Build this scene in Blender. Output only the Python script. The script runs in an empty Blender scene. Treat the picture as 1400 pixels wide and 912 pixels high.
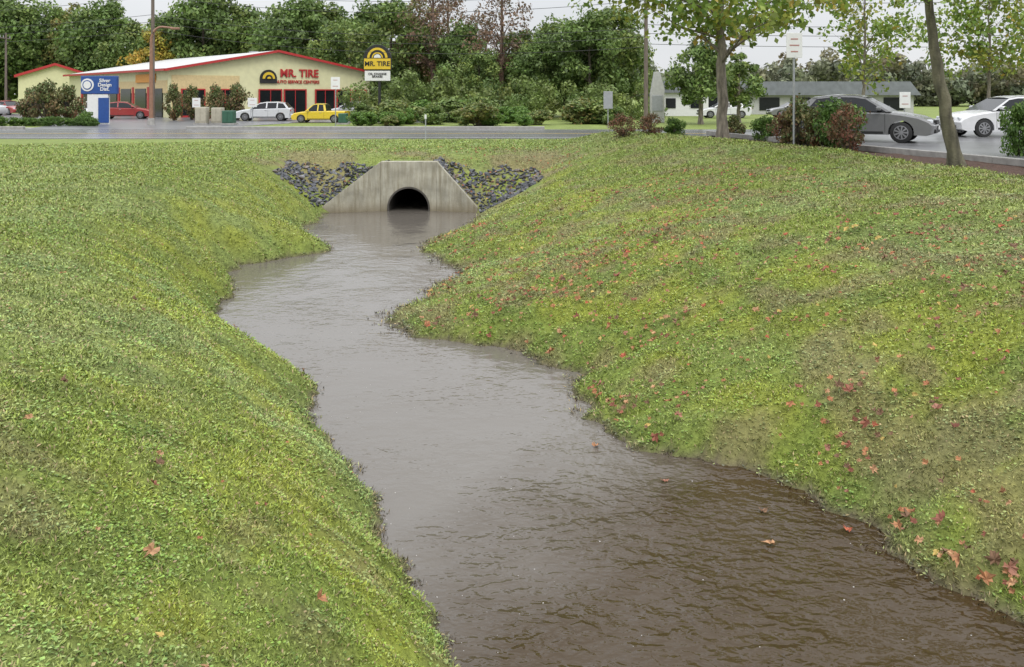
import bpy, bmesh, math, random
import numpy as np
from mathutils import Vector, Matrix, Euler
random.seed(7)
rng = np.random.default_rng(7)
scene = bpy.context.scene
COL = scene.collection
R = math.radians

# ------------------------------------------------------------------ helpers
def vnoise(x, y, scale, seed=0):
    x = np.asarray(x, float) * scale + 1000.3 + seed * 17.7
    y = np.asarray(y, float) * scale + 1000.7 + seed * 31.1
    xi = np.floor(x).astype(np.int64); yi = np.floor(y).astype(np.int64)
    fx = x - xi; fy = y - yi
    fx = fx * fx * (3 - 2 * fx); fy = fy * fy * (3 - 2 * fy)
    def h(a, b):
        n = (a * 374761393 + b * 668265263 + seed * 974711) & 0xffffffff
        n = ((n ^ (n >> 13)) * 1274126177) & 0xffffffff
        return ((n ^ (n >> 16)) & 0xffff) / 65535.0
    return (h(xi, yi) * (1 - fx) + h(xi + 1, yi) * fx) * (1 - fy) + (h(xi, yi + 1) * (1 - fx) + h(xi + 1, yi + 1) * fx) * fy

def fbm(x, y, scale, seed=0, o=3):
    s = 0; a = 1; t = 0
    for i in range(o):
        s = s + a * vnoise(x, y, scale * 2 ** i, seed + i * 5); t += a; a *= .5
    return s / t

def sstep(a, b, x):
    t = np.clip((np.asarray(x, float) - a) / (b - a), 0, 1)
    return t * t * (3 - 2 * t)

def link(o):
    COL.objects.link(o); return o

def thing(name, label, category, loc=(0, 0, 0), rot=0, group=None, mesh=None):
    o = bpy.data.objects.new(name, mesh)
    o.location = loc; o.rotation_euler = (0, 0, rot)
    o["label"] = label; o["category"] = category
    if group: o["group"] = group
    return link(o)

def part(name, me, parent, loc=(0, 0, 0), rot=(0, 0, 0)):
    o = bpy.data.objects.new(name, me)
    o.parent = parent; o.location = loc; o.rotation_euler = rot
    return link(o)

def structure(name, me, loc=(0, 0, 0)):
    o = bpy.data.objects.new(name, me); o["kind"] = "structure"; o.location = loc
    return link(o)

class MB:
    def __init__(s): s.v = []; s.f = []; s.m = []
    def box(s, c, d, mi=0, rz=0):
        x, y, z = [k / 2 for k in d]; b = len(s.v); cr, sr = math.cos(rz), math.sin(rz)
        for sx, sy, sz in [(-1,-1,-1),(1,-1,-1),(1,1,-1),(-1,1,-1),(-1,-1,1),(1,-1,1),(1,1,1),(-1,1,1)]:
            px, py = sx * x, sy * y
            s.v.append((c[0] + px * cr - py * sr, c[1] + px * sr + py * cr, c[2] + sz * z))
        for f in [(0,3,2,1),(4,5,6,7),(0,1,5,4),(1,2,6,5),(2,3,7,6),(3,0,4,7)]:
            s.f.append([b + i for i in f]); s.m.append(mi)
        return s
    def tube(s, pts, rad, n=8, mi=0, cap=True):
        pts = [Vector(p) for p in pts]; b = len(s.v)
        for i, p in enumerate(pts):
            a = pts[max(i - 1, 0)]; c = pts[min(i + 1, len(pts) - 1)]
            d = (c - a).normalized()
            u = d.cross(Vector((0, 0, 1)) if abs(d.z) < .9 else Vector((1, 0, 0))).normalized(); w = d.cross(u)
            r = rad[i] if hasattr(rad, '__len__') else rad
            for k in range(n):
                t = 2 * math.pi * k / n
                s.v.append(tuple(p + u * math.cos(t) * r + w * math.sin(t) * r))
        for i in range(len(pts) - 1):
            for k in range(n):
                s.f.append([b + i * n + k, b + i * n + (k + 1) % n, b + (i + 1) * n + (k + 1) % n, b + (i + 1) * n + k]); s.m.append(mi)
        if cap:
            s.f.append([b + k for k in range(n)]); s.m.append(mi)
            e = b + (len(pts) - 1) * n
            s.f.append([e + n - 1 - k for k in range(n)]); s.m.append(mi)
        return s
    def poly(s, pts, mi=0):
        b = len(s.v); s.v += [tuple(p) for p in pts]; s.f.append(list(range(b, b + len(pts)))); s.m.append(mi); return s
    def prism(s, prof, y0, y1, mi=0):
        n = len(prof); b = len(s.v)
        s.v += [(p[0], y0, p[1]) for p in prof] + [(p[0], y1, p[1]) for p in prof]
        s.f.append([b + i for i in range(n)]); s.m.append(mi)
        s.f.append([b + 2 * n - 1 - i for i in range(n)]); s.m.append(mi)
        for i in range(n):
            j = (i + 1) % n
            s.f.append([b + j, b + i, b + n + i, b + n + j]); s.m.append(mi)
        return s
    def mesh(s, name, mats, smooth=None, bevel=None):
        me = bpy.data.meshes.new(name); me.from_pydata(s.v, [], s.f)
        if not isinstance(mats, (list, tuple)): mats = [mats]
        for m in mats: me.materials.append(m)
        me.polygons.foreach_set('material_index', s.m)
        bm = bmesh.new(); bm.from_mesh(me)
        bmesh.ops.recalc_face_normals(bm, faces=bm.faces)
        if bevel:
            es = [e for e in bm.edges if len(e.link_faces) == 2 and e.calc_face_angle(0) > R(30)]
            bmesh.ops.bevel(bm, geom=es, offset=bevel, segments=2, affect='EDGES', profile=.5, clamp_overlap=True)
        bm.to_mesh(me); bm.free()
        if smooth:
            me.polygons.foreach_set('use_smooth', [True] * len(me.polygons))
            me.set_sharp_from_angle(angle=R(smooth))
        me.update(); return me

def np_mesh(name, verts, quads, colors=None, mat=None, smooth=False):
    me = bpy.data.meshes.new(name)
    nv = len(verts); nf, k = quads.shape
    me.vertices.add(nv); me.vertices.foreach_set('co', verts.astype(np.float32).ravel())
    me.loops.add(nf * k); me.loops.foreach_set('vertex_index', quads.astype(np.int32).ravel())
    me.polygons.add(nf); me.polygons.foreach_set('loop_start', np.arange(0, nf * k, k, dtype=np.int32))
    if smooth: me.polygons.foreach_set('use_smooth', np.ones(nf, dtype=bool))
    if colors is not None:
        ca = me.color_attributes.new('Col', 'FLOAT_COLOR', 'POINT')
        c = np.ones((nv, 4), np.float32); c[:, :3] = colors
        ca.data.foreach_set('color', c.ravel())
    if mat: me.materials.append(mat)
    me.update(calc_edges=True); me.validate()
    return me

# ------------------------------------------------------------------ materials
def mat(name, color=(.5,.5,.5), rough=.6, metal=0, var=.15, scale=6, bump=0, bscale=30, spec=.5, stretch=None, coat=0):
    m = bpy.data.materials.new(name); m.use_nodes = True
    nt = m.node_tree; b = nt.nodes['Principled BSDF']
    b.inputs['Roughness'].default_value = rough; b.inputs['Metallic'].default_value = metal
    b.inputs['Specular IOR Level'].default_value = spec
    b.inputs['Coat Weight'].default_value = coat
    tc = nt.nodes.new('ShaderNodeTexCoord'); mp = nt.nodes.new('ShaderNodeMapping')
    nt.links.new(tc.outputs['Object'], mp.inputs[0])
    if stretch: mp.inputs['Scale'].default_value = stretch
    n = nt.nodes.new('ShaderNodeTexNoise'); n.inputs['Scale'].default_value = scale; n.inputs['Detail'].default_value = 5
    nt.links.new(mp.outputs[0], n.inputs['Vector'])
    cr = nt.nodes.new('ShaderNodeValToRGB')
    cr.color_ramp.elements[0].position = .3; cr.color_ramp.elements[1].position = .7
    cr.color_ramp.elements[0].color = tuple(max(0, c * (1 - var)) for c in color) + (1,)
    cr.color_ramp.elements[1].color = tuple(min(1, c * (1 + var)) for c in color) + (1,)
    nt.links.new(n.outputs['Fac'], cr.inputs[0]); nt.links.new(cr.outputs[0], b.inputs['Base Color'])
    if bump:
        n2 = nt.nodes.new('ShaderNodeTexNoise'); n2.inputs['Scale'].default_value = bscale; n2.inputs['Detail'].default_value = 4
        nt.links.new(tc.outputs['Object'], n2.inputs['Vector'])
        bp = nt.nodes.new('ShaderNodeBump'); bp.inputs['Strength'].default_value = bump; bp.inputs['Distance'].default_value = .02
        nt.links.new(n2.outputs['Fac'], bp.inputs['Height']); nt.links.new(bp.outputs[0], b.inputs['Normal'])
    return m

def foliage_mat(name, trans=.3, rough=.5, spec=.3):
    m = bpy.data.materials.new(name); m.use_nodes = True; nt = m.node_tree
    b = nt.nodes['Principled BSDF']; out = nt.nodes['Material Output']
    a = nt.nodes.new('ShaderNodeAttribute'); a.attribute_name = 'Col'
    nt.links.new(a.outputs['Color'], b.inputs['Base Color'])
    b.inputs['Roughness'].default_value = rough; b.inputs['Specular IOR Level'].default_value = spec
    if trans:
        t = nt.nodes.new('ShaderNodeBsdfTranslucent'); nt.links.new(a.outputs['Color'], t.inputs[0])
        mx = nt.nodes.new('ShaderNodeMixShader'); mx.inputs[0].default_value = trans
        nt.links.new(b.outputs[0], mx.inputs[1]); nt.links.new(t.outputs[0], mx.inputs[2]); nt.links.new(mx.outputs[0], out.inputs[0])
    return m

M_leaf = foliage_mat('foliage', .25)
M_grass = foliage_mat('grass_blades', 0, .5, .22)
M_bark = mat('bark', (.19, .165, .13), .9, var=.55, scale=9, bump=1, bscale=22, stretch=(1, 1, .25))
M_barkm = mat('mossy_bark', (.1, .092, .06), .9, var=.65, scale=6, bump=1, bscale=18, stretch=(1, 1, .3))
M_barkd = mat('bark_dark', (.09, .075, .055), .9, var=.4, scale=9, bump=.8, bscale=20)
M_asph = mat('wet_asphalt', (.125, .125, .13), .22, var=.25, scale=.7, bump=.12, bscale=60, stretch=(.3, 1, 1))
M_asph2 = mat('lot_asphalt', (.14, .14, .145), .28, var=.25, scale=.8, bump=.15, bscale=60)
M_conc = mat('concrete_kerb', (.3, .29, .27), .8, var=.2, scale=5, bump=.2)
M_white = mat('white_paint', (.7, .7, .69), .45, var=.05)
M_line = mat('road_paint_white', (.5, .5, .48), .5, var=.2)
M_yline = mat('road_paint_yellow', (.5, .34, .06), .5, var=.2)
M_cream = mat('cream_metal_siding', (.64, .62, .37), .6, var=.06, scale=2)
M_orange = mat('orange_tan_wall', (.6, .47, .24), .6, var=.1)
M_orange2 = mat('orange_fascia', (.6, .27, .05), .6, var=.1)
M_roof = mat('white_roof_metal', (.5, .5, .49), .5, var=.06, scale=1)
M_red = mat('red_paint', (.42, .03, .03), .4, var=.1)
M_dark = mat('dark_glass', (.012, .014, .016), .12, var=.2, spec=.3)
M_black = mat('black_plastic', (.015, .015, .015), .5, var=.2)
M_tyre = mat('tyre_rubber', (.02, .02, .02), .8, var=.2)
M_rim = mat('rim_alloy', (.3, .3, .31), .35, metal=.7, var=.1)
M_blue = mat('blue_sign_paint', (.02, .07, .26), .4, var=.1)
M_yellow = mat('yellow_sign', (.65, .45, .03), .4, var=.05)
M_greenbox = mat('green_cabinet_paint', (.03, .1, .06), .5, var=.1)
M_beige = mat('beige_cabinet_paint', (.4, .37, .29), .6, var=.08)
M_galv = mat('galvanised_steel', (.35, .36, .37), .45, metal=.6, var=.15)
M_copper = mat('rust_brown_pole', (.26, .14, .09), .5, var=.15)
M_wood = mat('weathered_wood_pole', (.15, .12, .1), .9, var=.3, scale=6, stretch=(3, 3, .3))
M_lamp = mat('headlight_lens', (.6, .62, .65), .1, var=.05)
M_tail = mat('tail_light_lens', (.35, .01, .01), .15, var=.05)
M_greyroof = mat('grey_shingle_roof', (.17, .18, .2), .7, var=.15, scale=2)
M_greywall = mat('pale_wall', (.42, .42, .4), .7, var=.08)
M_wire = mat('black_cable', (.03, .03, .03), .6)
M_signback = mat('sign_back_aluminium', (.35, .36, .38), .4, metal=.3, var=.1)
M_mark = mat('faded_sign_print', (.4, .2, .18), .5)
M_stones = [mat(n_, b_, .35, var=.5, scale=3, bump=.7, bscale=9) for n_, b_ in (('dark_riprap_stone', (.06, .064, .075)), ('charcoal_riprap_stone', (.035, .037, .045)), ('grey_riprap_stone', (.14, .14, .145)), ('brown_riprap_stone', (.1, .08, .065)))]

def wall_mat():
    m = mat('stained_concrete', (.37, .35, .285), .85, var=.28, scale=2.2, bump=.4, bscale=20)
    nt = m.node_tree; b = nt.nodes['Principled BSDF']
    src = b.inputs['Base Color'].links[0].from_socket
    tc = nt.nodes.new('ShaderNodeTexCoord'); mp = nt.nodes.new('ShaderNodeMapping'); mp.inputs['Scale'].default_value = (5, 5, .6)
    nt.links.new(tc.outputs['Object'], mp.inputs[0])
    n = nt.nodes.new('ShaderNodeTexNoise'); n.inputs['Scale'].default_value = 1.6; n.inputs['Detail'].default_value = 8; n.inputs['Roughness'].default_value = .65
    nt.links.new(mp.outputs[0], n.inputs['Vector'])
    r = nt.nodes.new('ShaderNodeMapRange'); r.inputs[1].default_value = .42; r.inputs[2].default_value = .68; r.inputs[3].default_value = 0; r.inputs[4].default_value = .7
    nt.links.new(n.outputs['Fac'], r.inputs[0])
    mx = nt.nodes.new('ShaderNodeMix'); mx.data_type = 'RGBA'
    nt.links.new(r.outputs[0], mx.inputs['Factor']); nt.links.new(src, mx.inputs['A']); mx.inputs['B'].default_value = (.17, .145, .09, 1)
    sp = nt.nodes.new('ShaderNodeSeparateXYZ'); nt.links.new(tc.outputs['Object'], sp.inputs[0])
    r2 = nt.nodes.new('ShaderNodeMapRange'); r2.inputs[1].default_value = .4; r2.inputs[2].default_value = .0; r2.inputs[3].default_value = 0; r2.inputs[4].default_value = .75
    nt.links.new(sp.outputs['Z'], r2.inputs[0])
    mx2 = nt.nodes.new('ShaderNodeMix'); mx2.data_type = 'RGBA'
    nt.links.new(r2.outputs[0], mx2.inputs['Factor']); nt.links.new(mx.outputs['Result'], mx2.inputs['A']); mx2.inputs['B'].default_value = (.16, .125, .07, 1)
    nt.links.new(mx2.outputs['Result'], b.inputs['Base Color'])
    return m
M_wall = wall_mat()

def ground_mat():
    m = bpy.data.materials.new('lawn_ground'); m.use_nodes = True; nt = m.node_tree
    b = nt.nodes['Principled BSDF']; b.inputs['Roughness'].default_value = .8; b.inputs['Specular IOR Level'].default_value = .25
    a = nt.nodes.new('ShaderNodeAttribute'); a.attribute_name = 'Col'
    tc = nt.nodes.new('ShaderNodeTexCoord')
    n = nt.nodes.new('ShaderNodeTexNoise'); n.inputs['Scale'].default_value = 9; n.inputs['Detail'].default_value = 8; n.inputs['Roughness'].default_value = .75
    nt.links.new(tc.outputs['Object'], n.inputs['Vector'])
    r = nt.nodes.new('ShaderNodeMapRange'); r.inputs[1].default_value = .3; r.inputs[2].default_value = .7; r.inputs[3].default_value = .45; r.inputs[4].default_value = 1.2
    nt.links.new(n.outputs['Fac'], r.inputs[0])
    v = nt.nodes.new('ShaderNodeVectorMath'); v.operation = 'SCALE'
    nt.links.new(a.outputs['Color'], v.inputs[0]); nt.links.new(r.outputs[0], v.inputs['Scale'])
    nt.links.new(v.outputs[0], b.inputs['Base Color'])
    bp = nt.nodes.new('ShaderNodeBump'); bp.inputs['Strength'].default_value = .9; bp.inputs['Distance'].default_value = .04
    n2 = nt.nodes.new('ShaderNodeTexNoise'); n2.inputs['Scale'].default_value = 22; n2.inputs['Detail'].default_value = 6
    nt.links.new(tc.outputs['Object'], n2.inputs['Vector']); nt.links.new(n2.outputs['Fac'], bp.inputs['Height'])
    nt.links.new(bp.outputs[0], b.inputs['Normal'])
    return m
M_ground = ground_mat()

def water_mat():
    m = bpy.data.materials.new('muddy_water'); m.use_nodes = True; nt = m.node_tree
    b = nt.nodes['Principled BSDF']; b.inputs['Roughness'].default_value = .1; b.inputs['IOR'].default_value = 1.36
    def math_(op, a, c, d=None):
        k = nt.nodes.new('ShaderNodeMath'); k.operation = op
        for i, v in enumerate((a, c, d)):
            if v is None: continue
            if isinstance(v, (int, float)): k.inputs[i].default_value = v
            else: nt.links.new(v, k.inputs[i])
        return k.outputs[0]
    def rng_(s, a, b_, c, d):
        k = nt.nodes.new('ShaderNodeMapRange'); nt.links.new(s, k.inputs[0])
        for i, v in enumerate((a, b_, c, d)): k.inputs[i + 1].default_value = v
        return k.outputs[0]
    tc = nt.nodes.new('ShaderNodeTexCoord')
    sp = nt.nodes.new('ShaderNodeSeparateXYZ'); nt.links.new(tc.outputs['Object'], sp.inputs[0])
    def noise(scale, st, detail, dist, rot=25):
        mp = nt.nodes.new('ShaderNodeMapping'); mp.inputs['Scale'].default_value = st; mp.inputs['Rotation'].default_value = (0, 0, R(rot))
        nt.links.new(tc.outputs['Object'], mp.inputs[0])
        k = nt.nodes.new('ShaderNodeTexNoise'); k.inputs['Scale'].default_value = scale; k.inputs['Detail'].default_value = detail; k.inputs['Distortion'].default_value = dist
        nt.links.new(mp.outputs[0], k.inputs['Vector']); return k.outputs['Fac']
    big = noise(.45, (1, 1, 1), 3, .5)
    t = math_('ADD', sp.outputs['X'], math_('MULTIPLY', math_('SUBTRACT', 10.2, sp.outputs['Y']), .62))
    t = math_('ADD', t, math_('MULTIPLY', math_('SUBTRACT', big, .5), 3.0))
    rif = rng_(t, .5, 2.8, 0, 1)
    cr = nt.nodes.new('ShaderNodeValToRGB'); cr.color_ramp.elements[0].position = 0; cr.color_ramp.elements[1].position = 1
    cr.color_ramp.elements[0].color = (.14, .125, .107, 1); cr.color_ramp.elements[1].color = (.05, .032, .014, 1)  # paler mud tone also carries painted sky sheen on calm water; riffle stays brown
    nt.links.new(rif, cr.inputs[0]); nt.links.new(cr.outputs[0], b.inputs['Base Color'])
    a1 = noise(3.2, (1, 1.3, 1), 1, .3); a2 = noise(8, (1, 1.25, 1), 1, .6, -20); a3 = noise(.8, (1, 1, 1), 2, 0); a4 = noise(19, (1, 1.2, 1), 1, 0, 10)
    s = math_('MULTIPLY_ADD', a2, .5, math_('MULTIPLY', a1, rng_(rif, 0, 1, .8, .6))); s = math_('MULTIPLY_ADD', a4, .16, s)
    amp = math_('MULTIPLY', rng_(a3, .35, .65, .2, .75), rng_(rif, 0, 1, .42, 2.2))
    amp = math_('MULTIPLY', amp, rng_(sp.outputs['Y'], 10, 24, 1, .55))
    h = math_('MULTIPLY', s, amp)
    bp = nt.nodes.new('ShaderNodeBump'); bp.inputs['Strength'].default_value = 1; bp.inputs['Distance'].default_value = .075
    nt.links.new(h, bp.inputs['Height']); nt.links.new(bp.outputs[0], b.inputs['Normal'])
    return m
M_water = water_mat()

# ------------------------------------------------------------------ terrain
LS = np.array([(2.0,.3),(4,0),(5.32,-.28),(5.87,-.55),(6.38,-.9),(7.1,-1.2),(7.84,-1.34),(8.6,-1.75),(9.53,-2.19),(10.3,-2.55),(11.05,-2.61),(11.8,-3.0),(12.75,-3.84),(13.6,-4.4),(14.7,-5.1),(16,-5.35),(17.6,-5.5),(19.0,-6.2),(20.2,-6.1),(21.2,-5.2),(22,-4.5),(22.7,-4.7),(23.6,-5.7),(25.1,-6.05),(28.2,-6.1),(30,-6.3),(60,-6.3)])
RS = np.array([(2.0,3.95),(4.5,3.85),(5.97,3.75),(6.6,3.45),(7.68,3.1),(8.52,2.5),(8.85,1.95),(9.1,1.3),(10.3,1.05),(11.8,.8),(12.75,.34),(13.4,-.6),(13.75,-1.3),(15.0,-2.1),(15.5,-2.2),(16.4,-1.8),(17.35,-1.46),(19.35,-1.16),(20.6,-1.6),(22,-2.38),(23.2,-2.2),(25.8,-1.3),(29.7,-1.0),(60,-1.0)])
for T_ in (LS, RS):   # level-camera survey correction of the shoreline distances
    T_[:, 0] = np.interp(T_[:, 0], [2, 5.32, 7, 9, 12, 16, 22, 30, 60], [2.9, 6.155, 7.785, 9.72, 12.63, 16.51, 22.33, 30.1, 60]); T_[:, 1] *= .978
LC = np.array([(0,-3.6),(5,-4.3),(8,-5.3),(12,-7.2),(16,-8.6),(20,-9.2),(25,-9.2),(30,-9),(60,-9)])
RC = np.array([(0,9),(6,9),(12,9.4),(20,9.2),(25,7.6),(30,5.4),(34,4.1),(38,3.8),(60,3.8)])
def lerpt(T, y): return np.interp(y, T[:, 0], T[:, 1])
yy_ = np.arange(0, 62, .1); ker = np.exp(-(np.arange(-40, 41) * .1 / 1.6) ** 2 / 2); ker /= ker.sum()
def smooth_t(T):
    a = lerpt(T, yy_); p = np.pad(a, 40, mode='edge'); return np.stack([yy_, np.convolve(p, ker, 'valid')], 1)
LSs, RSs, LCs, RCs = smooth_t(LS), smooth_t(RS), smooth_t(LC), smooth_t(RC)
def wall_top(x):
    return np.interp(x, [-6.25, -6.1, -4.32, -2.49, -1.2, -1.05], [0, .2, 1.63, 1.63, .2, 0])
def wall_y(x):
    return 30 - .3 * np.maximum(0, np.abs(np.asarray(x) + 3.4) - .92)
def shore(x, y):
    xl = lerpt(LS, y) + (vnoise(x * 0, y, 2.3, 3) - .5) * .3 + (vnoise(x * 0, y, 6, 4) - .5) * .2
    xr = lerpt(RS, y) + (vnoise(x * 0, y, 2.1, 5) - .5) * .35 + (vnoise(x * 0, y, 6, 6) - .5) * .22
    return xl, xr
def Z(x, y):
    x = np.asarray(x, float); y = np.asarray(y, float)
    xl, xr = shore(x, y)
    cl = lerpt(LCs, y); cr = lerpt(RCs, y)
    wl = sstep(0, 2.4, xl - x); wr_ = sstep(0, 2.8, x - xr)
    xle = xl * (1 - wl) + lerpt(LSs, y) * wl; xre = xr * (1 - wr_) + lerpt(RSs, y) * wr_
    ul = (xle - x) / (xle - cl); ur = (x - xre) / (cr - xre)
    zl = np.interp(y, [5, 30], [2.0, 1.72]); zr = 2.15
    def prof(u, zc, p):
        uu = np.clip(u, 0, 1); h = zc * (1 - (1 - uu) ** p)
        under = -.4 * np.clip(-u * 4, 0, 1)
        return np.where(u >= 0, h, under)
    zL = prof(ul, zl, 1.9); zR = prof(ur, zr, 1.75)
    # rounded crest of the right-hand bank
    cx = lerpt(RCs, y) + .6
    zR = zR + np.where(ur > 0, .2 * np.exp(-((x - cx) / 1.9) ** 2) * sstep(20, 27, y) * (1 - sstep(35.5, 39, y)), 0)
    ze = np.where(y > 28.9, 1.66 * sstep(28.9, 33.8, y) - .35 * (1 - sstep(28.9, 29.6, y)), -.4)
    yw = wall_y(x)
    ze = np.where((x > -6.1) & (x < -1.15) & (y < yw + .1), -.4, ze)
    z = np.maximum(np.maximum(zL, zR), ze)
    w = wall_top(x) - .12
    z = np.where((y > yw + .12) & (w > 0), np.maximum(z, w), z)
    dry = sstep(.1, .6, z)
    z = z + dry * ((fbm(x, y, .7, 11) - .5) * .12 + (vnoise(x, y, 3.5, 12) - .5) * .045) + (z > -.1) * (1 - dry) * (vnoise(x, y, 5, 13) - .5) * .08
    f = 1 - sstep(.6, 2.3, y); z = z * (1 - f) + 2.1 * f
    f = sstep(37.5, 43, y); z = z * (1 - f) + 1.7 * f
    return z

BED = np.array([(14, 11.6), (21.4, 10.1), (28, 8.3), (36.5, 6.6), (38, 6.4)])
LOT = np.array([(14, 13.6), (22, 11.7), (29, 10.0), (36.5, 8.4), (38, 8.2)])

def groundcol(x, y):
    z = Z(x, y)
    g = np.array([.22, .285, .052]); yg = np.array([.33, .36, .045]); dk = np.array([.14, .195, .04]); br = np.array([.28, .225, .12]); gr = np.array([.27, .33, .1])
    n1 = fbm(x, y, .35, 21)[:, None]; n2 = fbm(x, y, 1.6, 31)[:, None]; n3 = fbm(x, y, 1.8, 41)[:, None]
    c = g + (gr - g) * sstep(.35, .7, n1)
    slope = (sstep(.15, .5, z) * (1 - sstep(1.2, 1.8, z)))[:, None]
    c = c + (yg - c) * np.clip(sstep(.32, .65, n2) * (.2 + .6 * slope), 0, 1) * .85
    c = c + (dk - c) * sstep(.5, .75, n3) * .45
    xl, xr = shore(x, y)
    rightdry = sstep(.48, .72, fbm(x, y, 1.7, 51)) * np.where(x > xr, .6, .1)
    c = c + (br - c) * rightdry[:, None]
    leftdry = sstep(.52, .72, fbm(x, y, 1.9, 61)) * np.where((x < xl) & (y < 7), .45, 0)
    c = c + (br - c) * leftdry[:, None]
    far = sstep(26, 40, y)[:, None]; c = c * (1 - far) + far * np.array([.27, .34, .085]) * (.8 + .4 * n2)
    emb = (sstep(29, 30.5, y) * (1 - sstep(34., 36.5, y)) * sstep(-9.5, -8, x) * (1 - sstep(1.5, 4, x)) * sstep(.4, .65, fbm(x, y, .8, 71) + .05))[:, None]
    c = c + (np.array([.3, .22, .13]) - c) * emb * .6
    mud = (1 - sstep(-.01, .07, z))[:, None]
    c = c + (np.array([.15, .12, .08]) - c) * mud
    bed = (x > lerpt(BED, y)) & (y > 13) & (y < 38) & (x < lerpt(LOT, y) + .5)
    c[bed] = np.array([.11, .06, .04])
    return c, z

def axis(segs):
    out = []
    for a, b, s in segs:
        n = max(1, int(round((b - a) / s))); out += list(np.linspace(a, b, n, endpoint=False))
    out.append(segs[-1][1]); return np.array(out)
xs = axis([(-900, -100, 80), (-100, -30, 5), (-30, -11, .8), (-11, 13, .11), (13, 30, .8), (30, 100, 5), (100, 900, 80)])
ys = axis([(-200, -20, 30), (-20, 0, 2), (0, 26, .11), (26, 38, .1), (38, 60, .8), (60, 150, 6), (150, 1500, 90)])
gx, gy = np.meshgrid(xs, ys)
fx, fy = gx.ravel(), gy.ravel()
c, z = groundcol(fx, fy)
V = np.stack([fx, fy, z], 1)
nx, ny = len(xs), len(ys)
idx = np.arange(nx * ny).reshape(ny, nx)
Q = np.stack([idx[:-1, :-1], idx[:-1, 1:], idx[1:, 1:], idx[1:, :-1]], -1).reshape(-1, 4)
qc = V[Q].mean(1)
hole = (qc[:, 0] > -4.25) & (qc[:, 0] < -2.55) & (qc[:, 1] > 29.98) & (qc[:, 1] < 30.4)
Q = Q[~hole]
structure('ground', np_mesh('ground', V, Q, c * .78, M_ground, smooth=True))

wx = axis([(-9, 8, .25)]); wy = axis([(1, 36, .25)])
gx2, gy2 = np.meshgrid(wx, wy); ii = np.arange(len(wx) * len(wy)).reshape(len(wy), len(wx))
QW = np.stack([ii[:-1, :-1], ii[:-1, 1:], ii[1:, 1:], ii[1:, :-1]], -1).reshape(-1, 4)
structure('stream_water', np_mesh('stream_water', np.stack([gx2.ravel(), gy2.ravel(), 0 * gx2.ravel()], 1), QW, None, M_water, smooth=True))

# ------------------------------------------------------------------ grass blades
def build_grass():
    rho = 7600.; th = R(73)
    def cdf_sample(n, r0, r1, p):
        u = rng.random(n); e = 2 - p
        return (r0 ** e + u * (r1 ** e - r0 ** e)) ** (1 / e)
    n1 = int(rho * th * (25 - 9) / 2); n2 = int(rho * th * 5 ** 1.8 * 5 * (43 ** .2 - 5 ** .2))
    r = np.concatenate([cdf_sample(n1, 3., 5., 0.), cdf_sample(n2, 5., 43., 1.8)])
    a = (rng.random(len(r)) - .5) * th
    x = r * np.sin(a); y = r * np.cos(a)
    c, z = groundcol(x, y)
    ok = (z > -.04 + .06 * rng.random(len(x))) & (y > 2.0)
    bed = (x > lerpt(BED, y)) & (y > 13) & (y < 40)
    rock = (y > 28.7) & (y < 32.1) & (x > -8.0) & (x < 1.0)
    ok &= ~bed & ~rock
    emb = (y > 29) & (y < 35.0) & (x > -9) & (x < 3)
    ok &= ~(emb & (rng.random(len(x)) < .35))
    ok &= ~((fbm(x, y, 2.6, 14) > .67) & (rng.random(len(x)) < .45))
    x, y, z, c, r = x[ok], y[ok], z[ok], c[ok], r[ok]; n = len(x)
    s = np.maximum(1, r / 5.) ** .58
    weed = sstep(.46, .64, fbm(x, y, 2.4, 15))
    leafy = rng.random(n) < (.08 + .34 * weed)
    tuss = .7 + .65 * vnoise(x, y, 4.5, 16)
    edge = 1 + .4 * (1 - sstep(.03, .3, z))
    L = (.015 + .028 * rng.random(n)) * s * edge * np.where(leafy, .66, tuss)
    W = (.0026 + .0024 * rng.random(n)) * s * np.where(leafy, 2.5, 1)
    az = rng.random(n) * 2 * np.pi
    tilt = np.where(leafy, rng.uniform(.95, 1.5, n), rng.uniform(.3, 1.3, n))
    d = np.stack([np.cos(az) * np.sin(tilt), np.sin(az) * np.sin(tilt), np.cos(tilt)], 1)
    az2 = az + np.pi / 2 + rng.uniform(-.5, .5, n)
    w = np.stack([np.cos(az2), np.sin(az2), rng.uniform(-.3, .3, n)], 1)
    base = np.stack([x, y, z - .003 + np.where(leafy, .02, .006) * s * rng.random(n)], 1)
    mid = base + d * (L * .5)[:, None]; tip = base + d * L[:, None]; tip[:, 2] -= L * .15
    v = np.stack([base, mid + w * W[:, None], tip, mid - w * W[:, None]], 1).reshape(-1, 3)
    f = np.arange(4 * n).reshape(n, 4)
    k = rng.uniform(.55, 1.55, n)[:, None] * (.74 + .52 * fbm(x, y, 5, 17, 2))[:, None]
    cc = c * k
    cc[leafy] = cc[leafy] * np.array([.86, 1.05, 1.1])
    light = rng.random(n) < .12; cc[light] = cc[light] * .4 + np.array([.37, .42, .16]) * .75
    dry = rng.random(n) < .085; cc[dry] = np.array([.42, .33, .17]) * rng.uniform(.5, 1.2, (dry.sum(), 1))
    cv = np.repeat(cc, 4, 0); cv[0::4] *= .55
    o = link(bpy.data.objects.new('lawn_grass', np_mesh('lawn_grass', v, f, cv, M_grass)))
    o["kind"] = "stuff"; o["label"] = "short mown lawn grass on the stream banks"; o["category"] = "grass"
    print('grass', n)
build_grass()

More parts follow.
